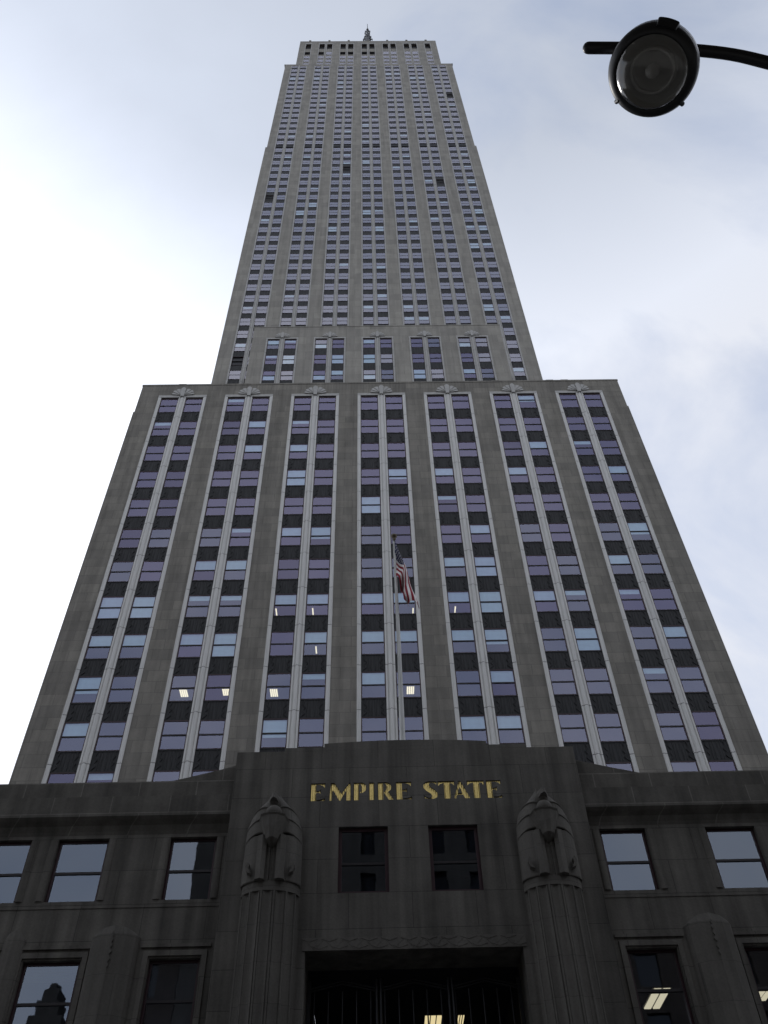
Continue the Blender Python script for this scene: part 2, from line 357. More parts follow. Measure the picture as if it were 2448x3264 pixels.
# windows: shared meshes
b = MB(); win_frame(b, 0, 0, 0, WW, WH); ME_WF = b.mesh('window', ['frame', 'sash'])
b = MB(); win_pane(b, 0, 0, 0, WW, WH); ME_WP = [b.mesh('pane', [g]) for g in ('glass', 'glass_u', 'glass_v')]
def which(r):
    q = random.random(); v = min(max((8.5-r)/5, .04), .92)  # violet high, blue low: the sky's reflection by height put into the glass tint
    return 2 if q > .94 else (0 if q < v else 1)
b = MB(); spandrel(b, 0, 0, 0, WW, SH); ME_SP = b.mesh('spandrel', ['span'])
BL = {}
def blind_mesh(lo, hi):
    k = (round(lo, 2), round(hi, 2))
    if k not in BL:
        bb = MB(); win_blind(bb, 0, 0, 0, WW, WH, lo, hi); BL[k] = bb.mesh('blind', ['blind'])
    return BL[k]
def pick_blind(r):
    p_up = {0: .06, 1: .28, 2: .26, 3: .2, 4: .08, 5: .36, 6: .5, 7: .97, 8: .85, 9: .55, 10: .4, 11: .2}.get(r, .3)
    if random.random() > p_up: return None
    q = random.random()
    if q < .42: return (.5, 1)
    if q < .58: return (.74, 1)
    if q < .75: return (.34, 1)
    return (0, 1)
lit = {(9, -2, 0), (9, -2, 1), (9, -1, 0), (9, 0, 1), (8, -1, 1), (7, -1, 0), (7, -1, 1), (7, 1, 0), (7, 0, 1)}
stw = MB(); sts = MB()
for r in range(0, 14):
    zt = BZ0 - FH*r; z = zt - WH
    for ci, c in zip(range(-3, 4), bays):
        for s_ in (0, 1):
            x = c + MW if s_ else c - OPN
            bl = pick_blind(r)
            if (r, ci, s_) in lit: bl = (.5, 1) if r in (7, 8) else None
            if 6 <= r <= 11:
                wd = put('window', ME_WF, sky_, (x, BY+.04, z))
                pn = put('pane', ME_WP[which(r)], wd); pn.rotation_euler = (random.uniform(-.006, .006), 0, random.uniform(-.006, .006))
                if bl: put('blind', blind_mesh(*bl), wd, (0, .075, 0))
            else:
                rail = WH*(.5 if r or random.random() < .4 else .62)
                win_frame(stw, x, BY+.04, z, WW, WH, rail=rail); win_pane(stw, x, BY+.04, z, WW, WH, rail=rail, m=(2, 5, 6)[which(r)])
                if bl: win_blind(stw, x, BY+.115, z, WW, WH, *bl, m=3)
            if 5 <= r <= 11: put('spandrel', ME_SP, sky_, (x, BY+.06, z-SH))
            else: spandrel(sts, x, BY+.06, z-SH, WW, SH)
# rooms behind the block: ceilings and a back wall
b = MB()
for r in range(0, 14):
    z = BZ0 - FH*r + .09; b.box(-22.2, 22.2, BY+.42, BY+5.0, z, z+.9)
b.face([(-22.2, BY+5, 20), (22.2, BY+5, 20), (22.2, BY+5, 71), (-22.2, BY+5, 71)])
b.build('room_interior', 'room', sky_, kind='stuff')
def lightbox(x, y, z, w_, l, tubes, along_x=True, mat='lamp'):
    bb = MB(); bb.box(x-w_/2-.03, x+w_/2+.03, y-l/2-.03, y+l/2+.03, z-.03, z, 1)
    for t in range(tubes):
        a = x - w_/2 + w_*(t+.12)/tubes; c = x - w_/2 + w_*(t+.88)/tubes
        bb.box(a, c, y-l/2, y+l/2, z-.06, z-.031)
    return bb.build('ceiling_light', [mat, 'alu'], sky_)
for x, y in ((-13.85, 20.06), (-11.0, 19.98), (-7.83, 20.2), (1.35, 20.17)): lightbox(x, y, BZ0-9*FH+.08, .52, .8, 4)
for x, y, r in ((-5.12, 20.1, 8), (-8.16, 20.03, 7), (-5.49, 20.05, 7), (4.94, 20.1, 7), (1.85, 20.2, 7)): lightbox(x, y, BZ0-r*FH+.08, .11, .75, 1)

# ================================================= middle block
MY, MHW, MP, MZ0 = 28.9, 15.75, 5.984, 99.05
mo, ms_, mm = 1.82, 2.02, .31
b = MB(); mb = [k*MP for k in range(-2, 3)]
b.wall(-MHW, MHW, 71.4, 102.1, MY, [(c-ms_, c+ms_, 72, 99.5) for c in mb], .34)
for sx in (-1, 1): b.face([(sx*MHW, MY, 71.4), (sx*MHW, 36.2, 71.4), (sx*MHW, 36.2, 102.1), (sx*MHW, MY, 102.1)])
b.face([(-MHW, MY, 102.1), (MHW, MY, 102.1), (MHW, 36.2, 102.1), (-MHW, 36.2, 102.1)])
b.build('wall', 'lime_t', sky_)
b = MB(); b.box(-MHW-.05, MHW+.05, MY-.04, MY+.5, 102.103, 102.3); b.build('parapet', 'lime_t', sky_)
jm = [MZ0 - FH*r + .5 for r in range(1, 9)]
for c in mb:
    b = MB(); profile(b, mull_prof(mm), c, MY, 72, 99.2, jm); b.build('mullion', ['steel_t', 'louv'], sky_)
    for sg in (-1, 1):
        b = MB(); profile(b, strip_prof(.20, sg > 0), c+sg*ms_, MY, 72, 99.2, jm); b.build('mullion', ['steel_t', 'louv'], sky_)
    b = MB()
    for x0, x1 in ((c-ms_, c-.17), (c+.17, c+ms_)): b.box(x0, x1, MY-.05, MY+.3, 99.205, 99.495)
    fan(b, c, MY-.02, 99.15, .92); b.build('fan_ornament', 'fan', sky_)
def upper_blind(x, y, z, w_, h, p):
    if random.random() < p:
        win_blind(stw, x, y+.075, z, w_, h, *random.choice([(.5, 1), (.5, 1), (0, 1), (0, .5), (.72, 1)]), m=3)
for r in range(0, 8):
    z = MZ0 - FH*r - WH
    for c in mb:
        for x in (c-mo, c+mm):
            win_frame(stw, x, MY+.03, z, mo-mm, WH); win_pane(stw, x, MY+.03, z, mo-mm, WH, m=random.choice((2, 5, 4))); upper_blind(x, MY+.03, z, mo-mm, WH, .4)
            spandrel(sts, x, MY+.06, z-SH, mo-mm, SH, 1)
b = MB(); b.face([(-MHW+.3, MY+1.5, 72), (MHW-.3, MY+1.5, 72), (MHW-.3, MY+1.5, 101), (-MHW+.3, MY+1.5, 101)])

# ================================================= tower shaft
TY, THW, TP = 36.16, 22.0, 6.013
to, ts, tm = 1.86, 2.08, .30
tb = [k*TP for k in range(-3, 4)]
TOP = 251.2
b2 = b
b = MB()
b.wall(-THW, THW, 71.4, 189.6, TY, [(c-ts, c+ts, 72, 189.6) for c in tb], .34)
b.wall(-THW+.3, THW-.3, 189.6, TOP, TY, [(c-ts, c+ts, 189.6, 249.6) for c in tb], .34)
for sx in (-1, 1):
    b.face([(sx*THW, TY, 71.4), (sx*THW, 90, 71.4), (sx*THW, 90, 189.6), (sx*THW, TY, 189.6)])
    b.face([(sx*(THW-.3), TY, 189.6), (sx*(THW-.3), 90, 189.6), (sx*(THW-.3), 90, TOP), (sx*(THW-.3), TY, TOP)])
    b.face([(sx*(THW-.3), TY, 189.6), (sx*THW, TY, 189.6), (sx*THW, 90, 189.6), (sx*(THW-.3), 90, 189.6)])
    b.box(sx*THW if sx > 0 else -THW-.25, THW+.25 if sx > 0 else -THW, TY+.06, 60, 71.4, 76.2)
b.face([(-THW, TY, TOP), (THW, TY, TOP), (THW, 90, TOP), (-THW, 90, TOP)])
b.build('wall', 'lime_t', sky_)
rows = []                                  # (z bottom, height) of window openings ; spandrels fill the rest
span_c = [118.51 + FH*k for k in range(-13, 20)] + [194.12 + FH*k for k in range(0, 16)]
for c in tb:
    b = MB(); profile(b, mull_prof(tm, 1.1), c, TY, 72, 249.6, [s-.2 for s in span_c]); b.build('mullion', ['steel_t', 'louv'], sky_)
    for sg in (-1, 1):
        b = MB(); profile(b, strip_prof(.22, sg > 0), c+sg*ts, TY, 72, 249.6, [s-.2 for s in span_c]); b.build('mullion', ['steel_t', 'louv'], sky_)
louv = MB()
for i, s in enumerate(span_c):
    nxt = span_c[i+1] if i+1 < len(span_c) else 250.3
    for ci, c in zip(range(-3, 4), tb):
        for x in (c-to, c+tm):
            w_ = to - tm
            spandrel(sts, x, TY+.08, s-.72, w_, 1.44, 1)
            z0 = s+.72; h = min(nxt-.72, 249.6) - z0
            if nxt - s > 6:                 # plant floor: louvres between two rows of windows
                win_frame(stw, x, TY+.02, z0, w_, 2.1, f=.05, railh=.10); win_pane(stw, x, TY+.02, z0, w_, 2.1, f=.045, m=4, rec=.012)
                for k in range(8): louv.box(x, x+w_, TY+.12, TY+.3, z0+2.1+k*.29, z0+2.1+k*.29+.2)
                louv.box(x, x+w_, TY+.31, TY+.4, z0+2.1, z0+4.45)
                z0 += 4.45; h = nxt-.72-z0
            p_dark = random.random()
            win_frame(stw, x, TY+.02, z0, w_, h, f=.05, railh=.10)
            if p_dark < .012: louv.box(x+.06, x+w_-.06, TY+.2, TY+.3, z0+.1, z0+h-.06)
            else:
                win_pane(stw, x, TY+.02, z0, w_, h, f=.045, m=4, rec=.012); upper_blind(x, TY+.02, z0, w_, h, .12)
louv.build('louvre', 'louv', sky_, kind='stuff')
b2.face([(-THW+.4, TY+1.5, 72), (THW-.4, TY+1.5, 72), (THW-.4, TY+1.5, 251), (-THW+.4, TY+1.5, 251)])

# ================================================= crown block and mast
KY, KHW, KZ = 38.2, 19.56, 283.0
b = MB(); kb = []
for k in range(-3, 4):
    for s_ in (0, 1):
        if (k == -3 and s_ == 0) or (k == 3 and s_ == 1): continue
        kb.append((k, s_, k*TP + (.30 if s_ else -1.86), 1.56))
kh = [(x-.16, x+w_+.16, 250.5, 280.6) for _, _, x, w_ in kb]
b.wall(-KHW, KHW, 250, KZ, KY, kh, .5)
for sx in (-1, 1): b.face([(sx*KHW, KY, 250), (sx*KHW, 88, 250), (sx*KHW, 88, KZ), (sx*KHW, KY, KZ)])
b.face([(-KHW, KY, KZ), (KHW, KY, KZ), (KHW, 88, KZ), (-KHW, 88, KZ)])
for k in range(-10, 11):
    if k % 3 == 0: b.box(k*1.86-.3, k*1.86+.3, KY-.12, KY+.2, KZ+.002, KZ+.7)
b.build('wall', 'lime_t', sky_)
csp = MB()
for k, s_, x, w_ in kb:
    b = MB()
    b.box(x-.16, x, KY-.05, KY+.3, 250.5, 280.6); b.box(x+w_, x+w_+.16, KY-.05, KY+.3, 250.5, 280.6); b.box(x, x+w_, KY-.03, KY+.3, 279.9, 280.6)
    b.build('mullion', 'steel_t', sky_)
    zc = 252.0
    for z, h in ((254.6, 2.1), (258.1, 2.1), (261.7, 2.1), (265.2, 2.1), (268.9, 2.6), (274.9, 4.2)):
        spandrel(csp, x, KY+.08, zc, w_, z-zc, 1)
        if (h > 4) or (h == 2.6 and k <= 0 and not (k == -2 and s_)):
            louv2 = MB() if 'louv2' not in globals() else louv2
            louv2.box(x+.1, x+w_-.1, KY+.7, KY+.8, z, z+h)
        else: win_pane(stw, x, KY+.02, z, w_, h, f=.05, m=4, rec=.012)
        win_frame(stw, x, KY+.02, z, w_, h, f=.05, railh=.06)
        zc = z+h
    b2.face([(x-.1, KY+1.0, 250), (x+w_+.1, KY+1.0, 250), (x+w_+.1, KY+1.0, 281), (x-.1, KY+1.0, 281)])
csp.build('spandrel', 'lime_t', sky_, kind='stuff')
louv2.build('louvre', 'louv', sky_, kind='stuff')
b2.build('room_backing', 'dark', sky_, kind='stuff')
stw.build('window', ['frame', 'sash', 'glass', 'blind', 'glass_t', 'glass_u', 'glass_v'], sky_, kind='stuff')
sts.build('spandrel', 'span', sky_, kind='stuff')
b = MB(); my = 58.0
b.lathe([(6.5, 0), (6.5, 12), (5.2, 12.1), (5.0, 42), (4.2, 42.5), (4.0, 50), (2.6, 54), (1.6, 58), (0, 58.2)], (0.3, my, KZ), 24)
for a in range(4):
    t = a*PI/2+PI/4; b.box(.3+6.3*math.cos(t)-.8, .3+6.3*math.cos(t)+.8, my+6.3*math.sin(t)-.8, my+6.3*math.sin(t)+.8, KZ+.01, KZ+38)
b.build('mast', 'steel', sky_)
b = MB(); az = KZ+58
prof = [(1.5, 0), (1.4, 10), (1.5, 10.2), (1.5, 22), (1.25, 22.3), (1.2, 28), (.85, 29), (.75, 35), (.45, 36), (.35, 44), (.14, 45), (.10, 52)]
b.lathe(prof, (.3, my, az), 10)
for i in range(16):
    z = az + 12 + i*2.0; rr = 2.5 - i*.13 + .2*((i*7) % 3 - 1)
    for a in range(4):
        t = a*PI/2 + .6*(i % 2); c_, s_ = math.cos(t), math.sin(t)
        b.tube([(.3+c_*.5, my+s_*.5, z), (.3+c_*rr, my+s_*rr, z+.3)], .16, 5); b.tube([(.3+c_*rr, my+s_*rr, z-.7), (.3+c_*rr, my+s_*rr, z+1.1)], .2, 5)
b.build('antenna', 'louv', sky_)

# ================================================= base: flanking walls
SY = 0.5                                    # flanking wall plane (the pavilion stands at y=0)
UP, LO = [], []
for sg in (-1, 1):
    for a, c in ((6.62, 8.22), (10.32, 12.05), (12.97, 14.68), (16.75, 18.4), (19.3, 21.0), (23.1, 24.8)):
        UP.append((a, c, 14.88, 17.06) if sg > 0 else (-c, -a, 14.88, 17.06))
    for a, c in ((6.66, 8.25), (10.36, 12.15), (12.97, 14.68), (16.75, 18.4), (19.3, 21.0), (23.1, 24.8)):
        LO.append((a, c, 9.6, 13.04) if sg > 0 else (-c, -a, 9.6, 13.04))
for sg in (-1, 1):
    b = MB(); x0, x1 = (6.18, 30.0) if sg > 0 else (-30.0, -6.18)
    b.wall(x0, x1, 0.15, 17.16, SY, [h for h in UP+LO if x0 < h[0] < x1], .34)
    b.face([(30*sg, SY, .15), (30*sg, 18, .15), (30*sg, 18, 19.2), (30*sg, SY, 19.2)])
    # slim rounded reveals either side of each upper window
    for a, c, z0, z1 in UP:
        if not x0 < a < x1: continue
        for xx in (a-.14, c+.14):
            if abs(xx) < 6.3: continue
            b.prism_z([(xx+.12*math.cos(t), SY-.05*math.sin(t)) for t in [PI*k/6 for k in range(7)]], z0+.02, z1-.04, 0, True, False)
    # sill course
    b.box(x0, x1, SY-.02, SY, 14.64, 14.68)
    # moulded surround of the lower windows
    for a, c, z0, z1 in LO:
        if not x0 < a < x1: continue
        b.box(max(a-.2, x0) , min(c+.2, x1), SY-.06, SY, z1+.06, z1+.22); b.box(max(a-.3, x0), min(c+.3, x1), SY-.065, SY, z1+.32, z1+.42)
        for xa, xb in ((a-.2, a-.04), (c+.04, c+.2)): b.box(max(xa, x0), min(xb, x1), SY-.06, SY, 4, z1+.06)
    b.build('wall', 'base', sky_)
    # cove, band and parapet
    b = MB()
    prof = [(SY+.9, 17.16), (SY+.02, 17.16), (SY-.02, 17.30), (SY-.10, 17.48), (SY-.24, 17.62), (SY-.32, 17.72), (SY-.32, 18.47), (SY-.25, 18.51), (SY-.12, 18.51), (SY-.12, 19.17), (SY+.9, 19.17)]
    b.prism_x(prof, x0, x1); b.build('cornice', 'parap', sky_)
    # scrolled buttress between pavilion and parapet
    pts = []
    for k in range(11):
        t = k/10; pts.append((6.19+2.75*t, 19.90 - .72*(t**.9)))
    poly = [(6.19, 19.172)] + pts[::-1][0:0] + [(8.94, 19.172)] + pts[::-1][1:]
    if sg < 0: poly = [(-x, z) for x, z in poly][::-1]
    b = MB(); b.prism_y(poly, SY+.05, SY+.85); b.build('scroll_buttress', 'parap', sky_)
# pilasters between the lower windows: half round, fluted, with a chain of beads
for sg in (-1, 1):
    for cx, hw in ((9.38, .76), (12.56, .34), (15.72, .76)):
        cx *= sg; b = MB(); n = 12
        def ring(k, z):
            out = []
            for i in range(n+1):
                t = PI*i/n; out.append((cx + hw*k*math.cos(t), SY - .46*hw/.76*k*math.sin(t)*(1-.08*(i % 2)), z))
            return out
        b.grid([ring(1, .15), ring(1, 13.66)], 0, False)
        top = ring(1, 13.66)
        tp = [(cx+(x-cx)*.97, SY+(y-SY)*.9, 13.66 + .26*(1-((x-cx)/hw)**2)) for x, y, z in top]
        b.grid([top, tp], 0, False); b.face([(x, y, z) for x, y, z in tp])
        if hw > .5:
            for i, (dz, s) in enumerate(((0, .035), (.16, .05), (.33, .05), (.52, .07), (.74, .055), (.92, .045))):
                zz = 13.60 - dz
                b.prism_y([(cx-s, zz), (cx, zz-.09), (cx+s, zz), (cx, zz+.09)], SY-.53, SY-.40)
            b.box(cx-.018, cx+.018, SY-.475, SY-.43, 8, 12.55)
        b.build('pilaster', 'carve', sky_)
# windows of the base
def base_window(a, c, z0, z1, y, rail, f=.09):
    b = MB(); win_frame(b, 0, 0, 0, c-a, z1-z0, f=f, rail=rail-z0, d=.16, railh=.08)
    wd = b.build('window', ['frame', 'sash'], sky_, (a, y, z0))
    b = MB(); win_pane(b, 0, 0, 0, c-a, z1-z0, f=f, rail=rail-z0); b.build('pane', 'glass_b', wd); return wd
def stuff_window(a, c, z0, z1, y, rail):
    win_frame(bst, a, y, z0, c-a, z1-z0, f=.09, rail=rail-z0, d=.16); win_pane(bst, a, y, z0, c-a, z1-z0, f=.09, rail=rail-z0, m=2)
bst = MB()
for a, c, z0, z1 in UP:
    (base_window if max(abs(a), abs(c)) < 15 else stuff_window)(a, c, z0, z1, SY+.16, 15.92)
for a, c, z0, z1 in LO:
    if max(abs(a), abs(c)) < 13:
        wd = base_window(a, c, z0, z1, SY+.16, 11.85)
        if a < -11:
            b = MB()
            for k in range(5): b.box(.09, c-a-.09, .05, .12, 3.33-.09*k-.06, 3.33-.09*k)
            b.box(.09, c-a-.09, .121, .14, 2.93, 3.35); b.build('louvre', 'louv', wd)
        if -9 < a < -6: b = MB(); b.box(.1, c-a-.1, .2, .21, 1.2, 3.3); b.build('blind', 'room', wd)
    else: stuff_window(a, c, z0, z1, SY+.16, 11.85)
bst.build('window', ['frame', 'sash', 'glass_b'], sky_, kind='stuff')
b = MB()
for sg in (-1, 1):
    x0, x1 = (6.0, 29.8) if sg > 0 else (-29.8, -6.0)
    for z0, z1 in ((13.12, 14.5), (17.15, 18.2), (8.2, 9.4)): b.box(x0, x1, SY+.42, SY+8, z0, z1)
    b.face([(x0, SY+8, 2), (x1, SY+8, 2), (x1, SY+8, 18), (x0, SY+8, 18)])
b.box(-5.9, 5.9, .5, 8, 17.15, 18.2); b.box(-5.9, 5.9, 1.6, 8, 13.9, 14.5); b.face([(-5.9, 4, 14.5), (5.9, 4, 14.5), (5.9, 4, 17.2), (-5.9, 4, 17.2)])
b.face([(-29.9, 1.39, 18.25), (29.9, 1.39, 18.25), (29.9, 18, 18.25), (-29.9, 18, 18.25)])
b.build('room_interior', 'dark', sky_, kind='stuff')
lightbox(8.53, 4.82, 13.11, .62, 1.8, 2); lightbox(12.2, 4.7, 13.11, .5, 1.0, 2)

# ================================================= entrance pavilion
PH = 6.18
b = MB()
WIN = [(-2.41, -.73, 14.75, 17.04), (.65, 2.34, 14.75, 17.04)]
SIGN = (-3.7, 3.62, 17.85, 18.9)
def pav(b):
    b.wall(-PH, PH, .15, 20.07, 0, WIN + [(-3.37, 3.35, .15, 12.95), SIGN], 0, reveal=False)
    for a, c, d, e in WIN:
        for pts in ([(a, 0, d), (a, .3, d), (a, .3, e), (a, 0, e)], [(c, 0, d), (c, 0, e), (c, .3, e), (c, .3, d)], [(a, 0, e), (a, .3, e), (c, .3, e), (c, 0, e)], [(a, 0, d), (c, 0, d), (c, .3, d), (a, .3, d)]): b.face(pts)
    for sx in (-1, 1): b.face([(sx*PH, 0, .15), (sx*PH, 1.3, .15), (sx*PH, 1.3, 20.07), (sx*PH, 0, 20.07)])
    b.face([(-PH, 0, 20.07), (PH, 0, 20.07), (PH, 1.3, 20.07), (-PH, 1.3, 20.07)])
    b.face([(-PH, 1.3, 18.2), (-PH, 1.3, 20.07), (PH, 1.3, 20.07), (PH, 1.3, 18.2)])
    # door opening: jambs and deep soffit
    a, c, e, d = -3.37, 3.35, 12.95, 1.5
    b.face([(a, 0, .15), (a, d, .15), (a, d, e), (a, 0, e)]); b.face([(c, 0, .15), (c, 0, e), (c, d, e), (c, d, .15)]); b.face([(a, 0, e), (a, d, e), (c, d, e), (c, 0, e)])
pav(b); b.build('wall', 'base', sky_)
b = MB()
b.box(-4.45, 4.45, 0, 1.3, 20.073, 20.215)
top = [(-3.0, 20.218), (3.0, 20.218)] + [(3.0-6.0*k/12, 20.37 + .11*(1-((3.0-6.0*k/12)/3.0)**2)) for k in range(13)]
b.prism_y(top, 0, 1.3); b.build('parapet', 'base', sky_)
# frieze over the door: diamonds in low relief
b = MB(); b.box(-3.46, 3.46, -.03, 0, 12.955, 13.34)
n = 11
for k in range(n):
    for ph, zz in ((0, 13.27), (.5, 13.05)):
        cx = -3.4 + 6.8*(k+ph+.25)/n
        if cx > 3.3: continue
        b.prism_y([(cx-.26, zz+.03), (cx, zz-.055), (cx+.26, zz+.03), (cx, zz-.02)], -.042, -.03)
for k in range(2*n):
    x = -3.4 + 6.8*k/(2*n); up = k % 2
    b.bar((x, 13.0 if up else 13.3), (x+6.8/(2*n), 13.3 if up else 13.0), .025, -.037, -.03)
b.build('frieze', 'carve', sky_)
for a, c, z0, z1 in WIN: base_window(a, c, z0, z1, .12, 15.78, f=.12)

# ---- incised gilded lettering
LET = {
 'E': [[(0,0),(1,0),(1,.16),(.82,.09),(.6,.06),(.38,.06),(.38,.45),(.56,.46),(.68,.40),(.70,.64),(.58,.56),(.38,.55),(.38,.93),(.6,.91),(.85,.85),(.97,.72),(1,1),(0,1)]],
 'M': [[(0,0),(.12,0),(.17,.62),(.46,0),(.52,0),(.78,.58),(.78,0),(1,0),(.98,1),(.92,1),(.56,.40),(.24,1),(.08,1)]],
 'P': [[(0,0),(.42,0),(.42,.94),(.52,.92),(.6,.84),(.62,.7),(.6,.56),(.5,.46),(.46,.40),(.7,.42),(.92,.53),(1,.71),(.92,.9),(.7,1),(0,1)]],
 'I': [[(0,0),(1,0),(1,1),(0,1)]],
 'R': [[(0,0),(.34,0),(.34,.94),(.46,.92),(.54,.83),(.55,.7),(.52,.57),(.42,.47),(.37,.43),(.68,0),(1,0),(.96,.05),(.66,.46),(.82,.56),(.87,.73),(.8,.9),(.6,1),(0,1)]],
 'S': [[(.95,.98),(.93,.80),(.8,.88),(.6,.93),(.46,.90),(.41,.80),(.5,.69),(.8,.52),(.97,.37),(1,.2),(.9,.06),(.7,0),(.35,0),(.05,.05),(0,.24),(.15,.12),(.4,.06),(.55,.08),(.6,.17),(.52,.29),(.2,.47),(.04,.62),(.02,.80),(.12,.93),(.35,1),(.7,1)]],
 'T': [[(.37,0),(.72,0),(.72,.88),(.86,.85),(.97,.72),(1,1),(0,1),(.03,.72),(.15,.83),(.37,.88)]],
 'A': [[(0,0),(.13,0),(.21,.2),(.58,.2),(.66,0),(1,0),(.47,1),(.37,1)], [(.25,.30),(.53,.30),(.39,.66)]],
}
WORD = [('E',-3.43,-2.91),('M',-2.77,-2.0),('P',-1.91,-1.45),('I',-1.36,-1.18),('R',-1.05,-.49),('E',-.40,.15),('S',.56,1.07),('T',1.08,1.69),('A',1.63,2.21),('T',2.12,2.74),('E',2.81,3.34)]
cu = bpy.data.curves.new('lettering_panel', 'CURVE'); cu.dimensions = '2D'; cu.fill_mode = 'BOTH'; cu.extrude = .03
def spl(pts):
    s = cu.splines.new('POLY'); s.points.add(len(pts)-1)
    for p, (x, y) in zip(s.points, pts): p.co = (x, y, 0, 1)
    s.use_cyclic_u = True
spl([(SIGN[0], SIGN[2]), (SIGN[1], SIGN[2]), (SIGN[1], SIGN[3]), (SIGN[0], SIGN[3])])
LZ0, LZ1 = 18.04, 18.73
for ch, x0, x1 in WORD:
    for poly in LET[ch]: spl([(x0+(x1-x0)*px, LZ0+(LZ1-LZ0)*py) for px, py in poly])
tmp = bpy.data.objects.new('tmp', cu); C.objects.link(tmp)
dg = bpy.context.evaluated_depsgraph_get(); me = bpy.data.meshes.new_from_object(tmp.evaluated_get(dg))
bpy.data.objects.remove(tmp); bpy.data.curves.remove(cu)
me.transform(Matrix(((1, 0, 0, 0), (0, 0, -1, 0.03), (0, 1, 0, 0), (0, 0, 0, 1))))
me.materials.clear(); me.materials.append(MAT['base']); me.name = 'lettering_panel'
panel = put('lettering_panel', me, sky_)
for ch, x0, x1 in WORD:
    b = MB(); n = max(3, int((x1-x0)/.06)); st = (x1-x0+.02)/n; pts = []
    for k in range(n):
        xx = x0-.01 + k*st; pts += [(xx, .05), (xx+st*.5, .036)]
    pts += [(x1+.01, .05), (x1+.01, .07), (x0-.01, .07)]
    b.prism_z(pts[::-1], LZ0-.01, LZ1+.01); b.build('letter', 'gold', panel)

# ---- entrance screen
b = MB(); y = 1.42
for x in (-1.19, -1.06, 1.05, 1.18):
    b.tube([(x, y-.1, .2), (x, y-.1, 12.6)], .045, 8)
for x in (-3.3, 3.28): b.box(x-.06, x+.06, y-.04, y+.04, .2, 12.6)
for k in range(15):
    x = -3.13 + k*.4386
    if min(abs(x+1.12), abs(x-1.12)) < .12: continue
    b.tube([(x, y, .2), (x, y, 12.30)], .022, 6)
for c in (-2.25, 0, 2.23):
    for z0, z1 in ((12.28, 12.50), (12.36, 12.58)): b.bar((c-1.0, z0), (c, z1), .035, y-.05, y+.02); b.bar((c, z1), (c+1.0, z0), .035, y-.05, y+.02)
b.box(-3.3, 3.28, y+.0, y+.08, 9.0, 9.2)
b.build('entrance_screen', 'bronze', sky_)
b = MB(); b.box(-3.36, 3.34, 1.5, 9, 12.94, 13.8); b.face([(-3.36, 9, .2), (3.34, 9, .2), (3.34, 9, 13), (-3.36, 9, 13)])
for x in (-3.375, 3.355): b.face([(x, 1.5, .2), (x, 9, .2), (x, 9, 13), (x, 1.5, 13)])
b.face([(-3.36, 1.5, .16), (3.34, 1.5, .16), (3.34, 9, .16), (-3.36, 9, .16)])
b.build('lobby', 'dark', sky_)
for x0, x1, y0, y1 in ((.47, 1.09, 5.41, 6.4), (1.63, 1.88, 5.44, 6.3)):
    b = MB(); b.box(x0, x1, y0, y1, 12.9, 12.935, 1)
    for i in range(3):
        for j in range(2):
            b.box(x0+.02+(x1-x0)*i/3, x0-.02+(x1-x0)*(i+1)/3, y0+.02+(y1-y0)*j/2, y0-.02+(y1-y0)*(j+1)/2, 12.885, 12.899)
    b.build('ceiling_light', ['lampw', 'alu'], sky_)

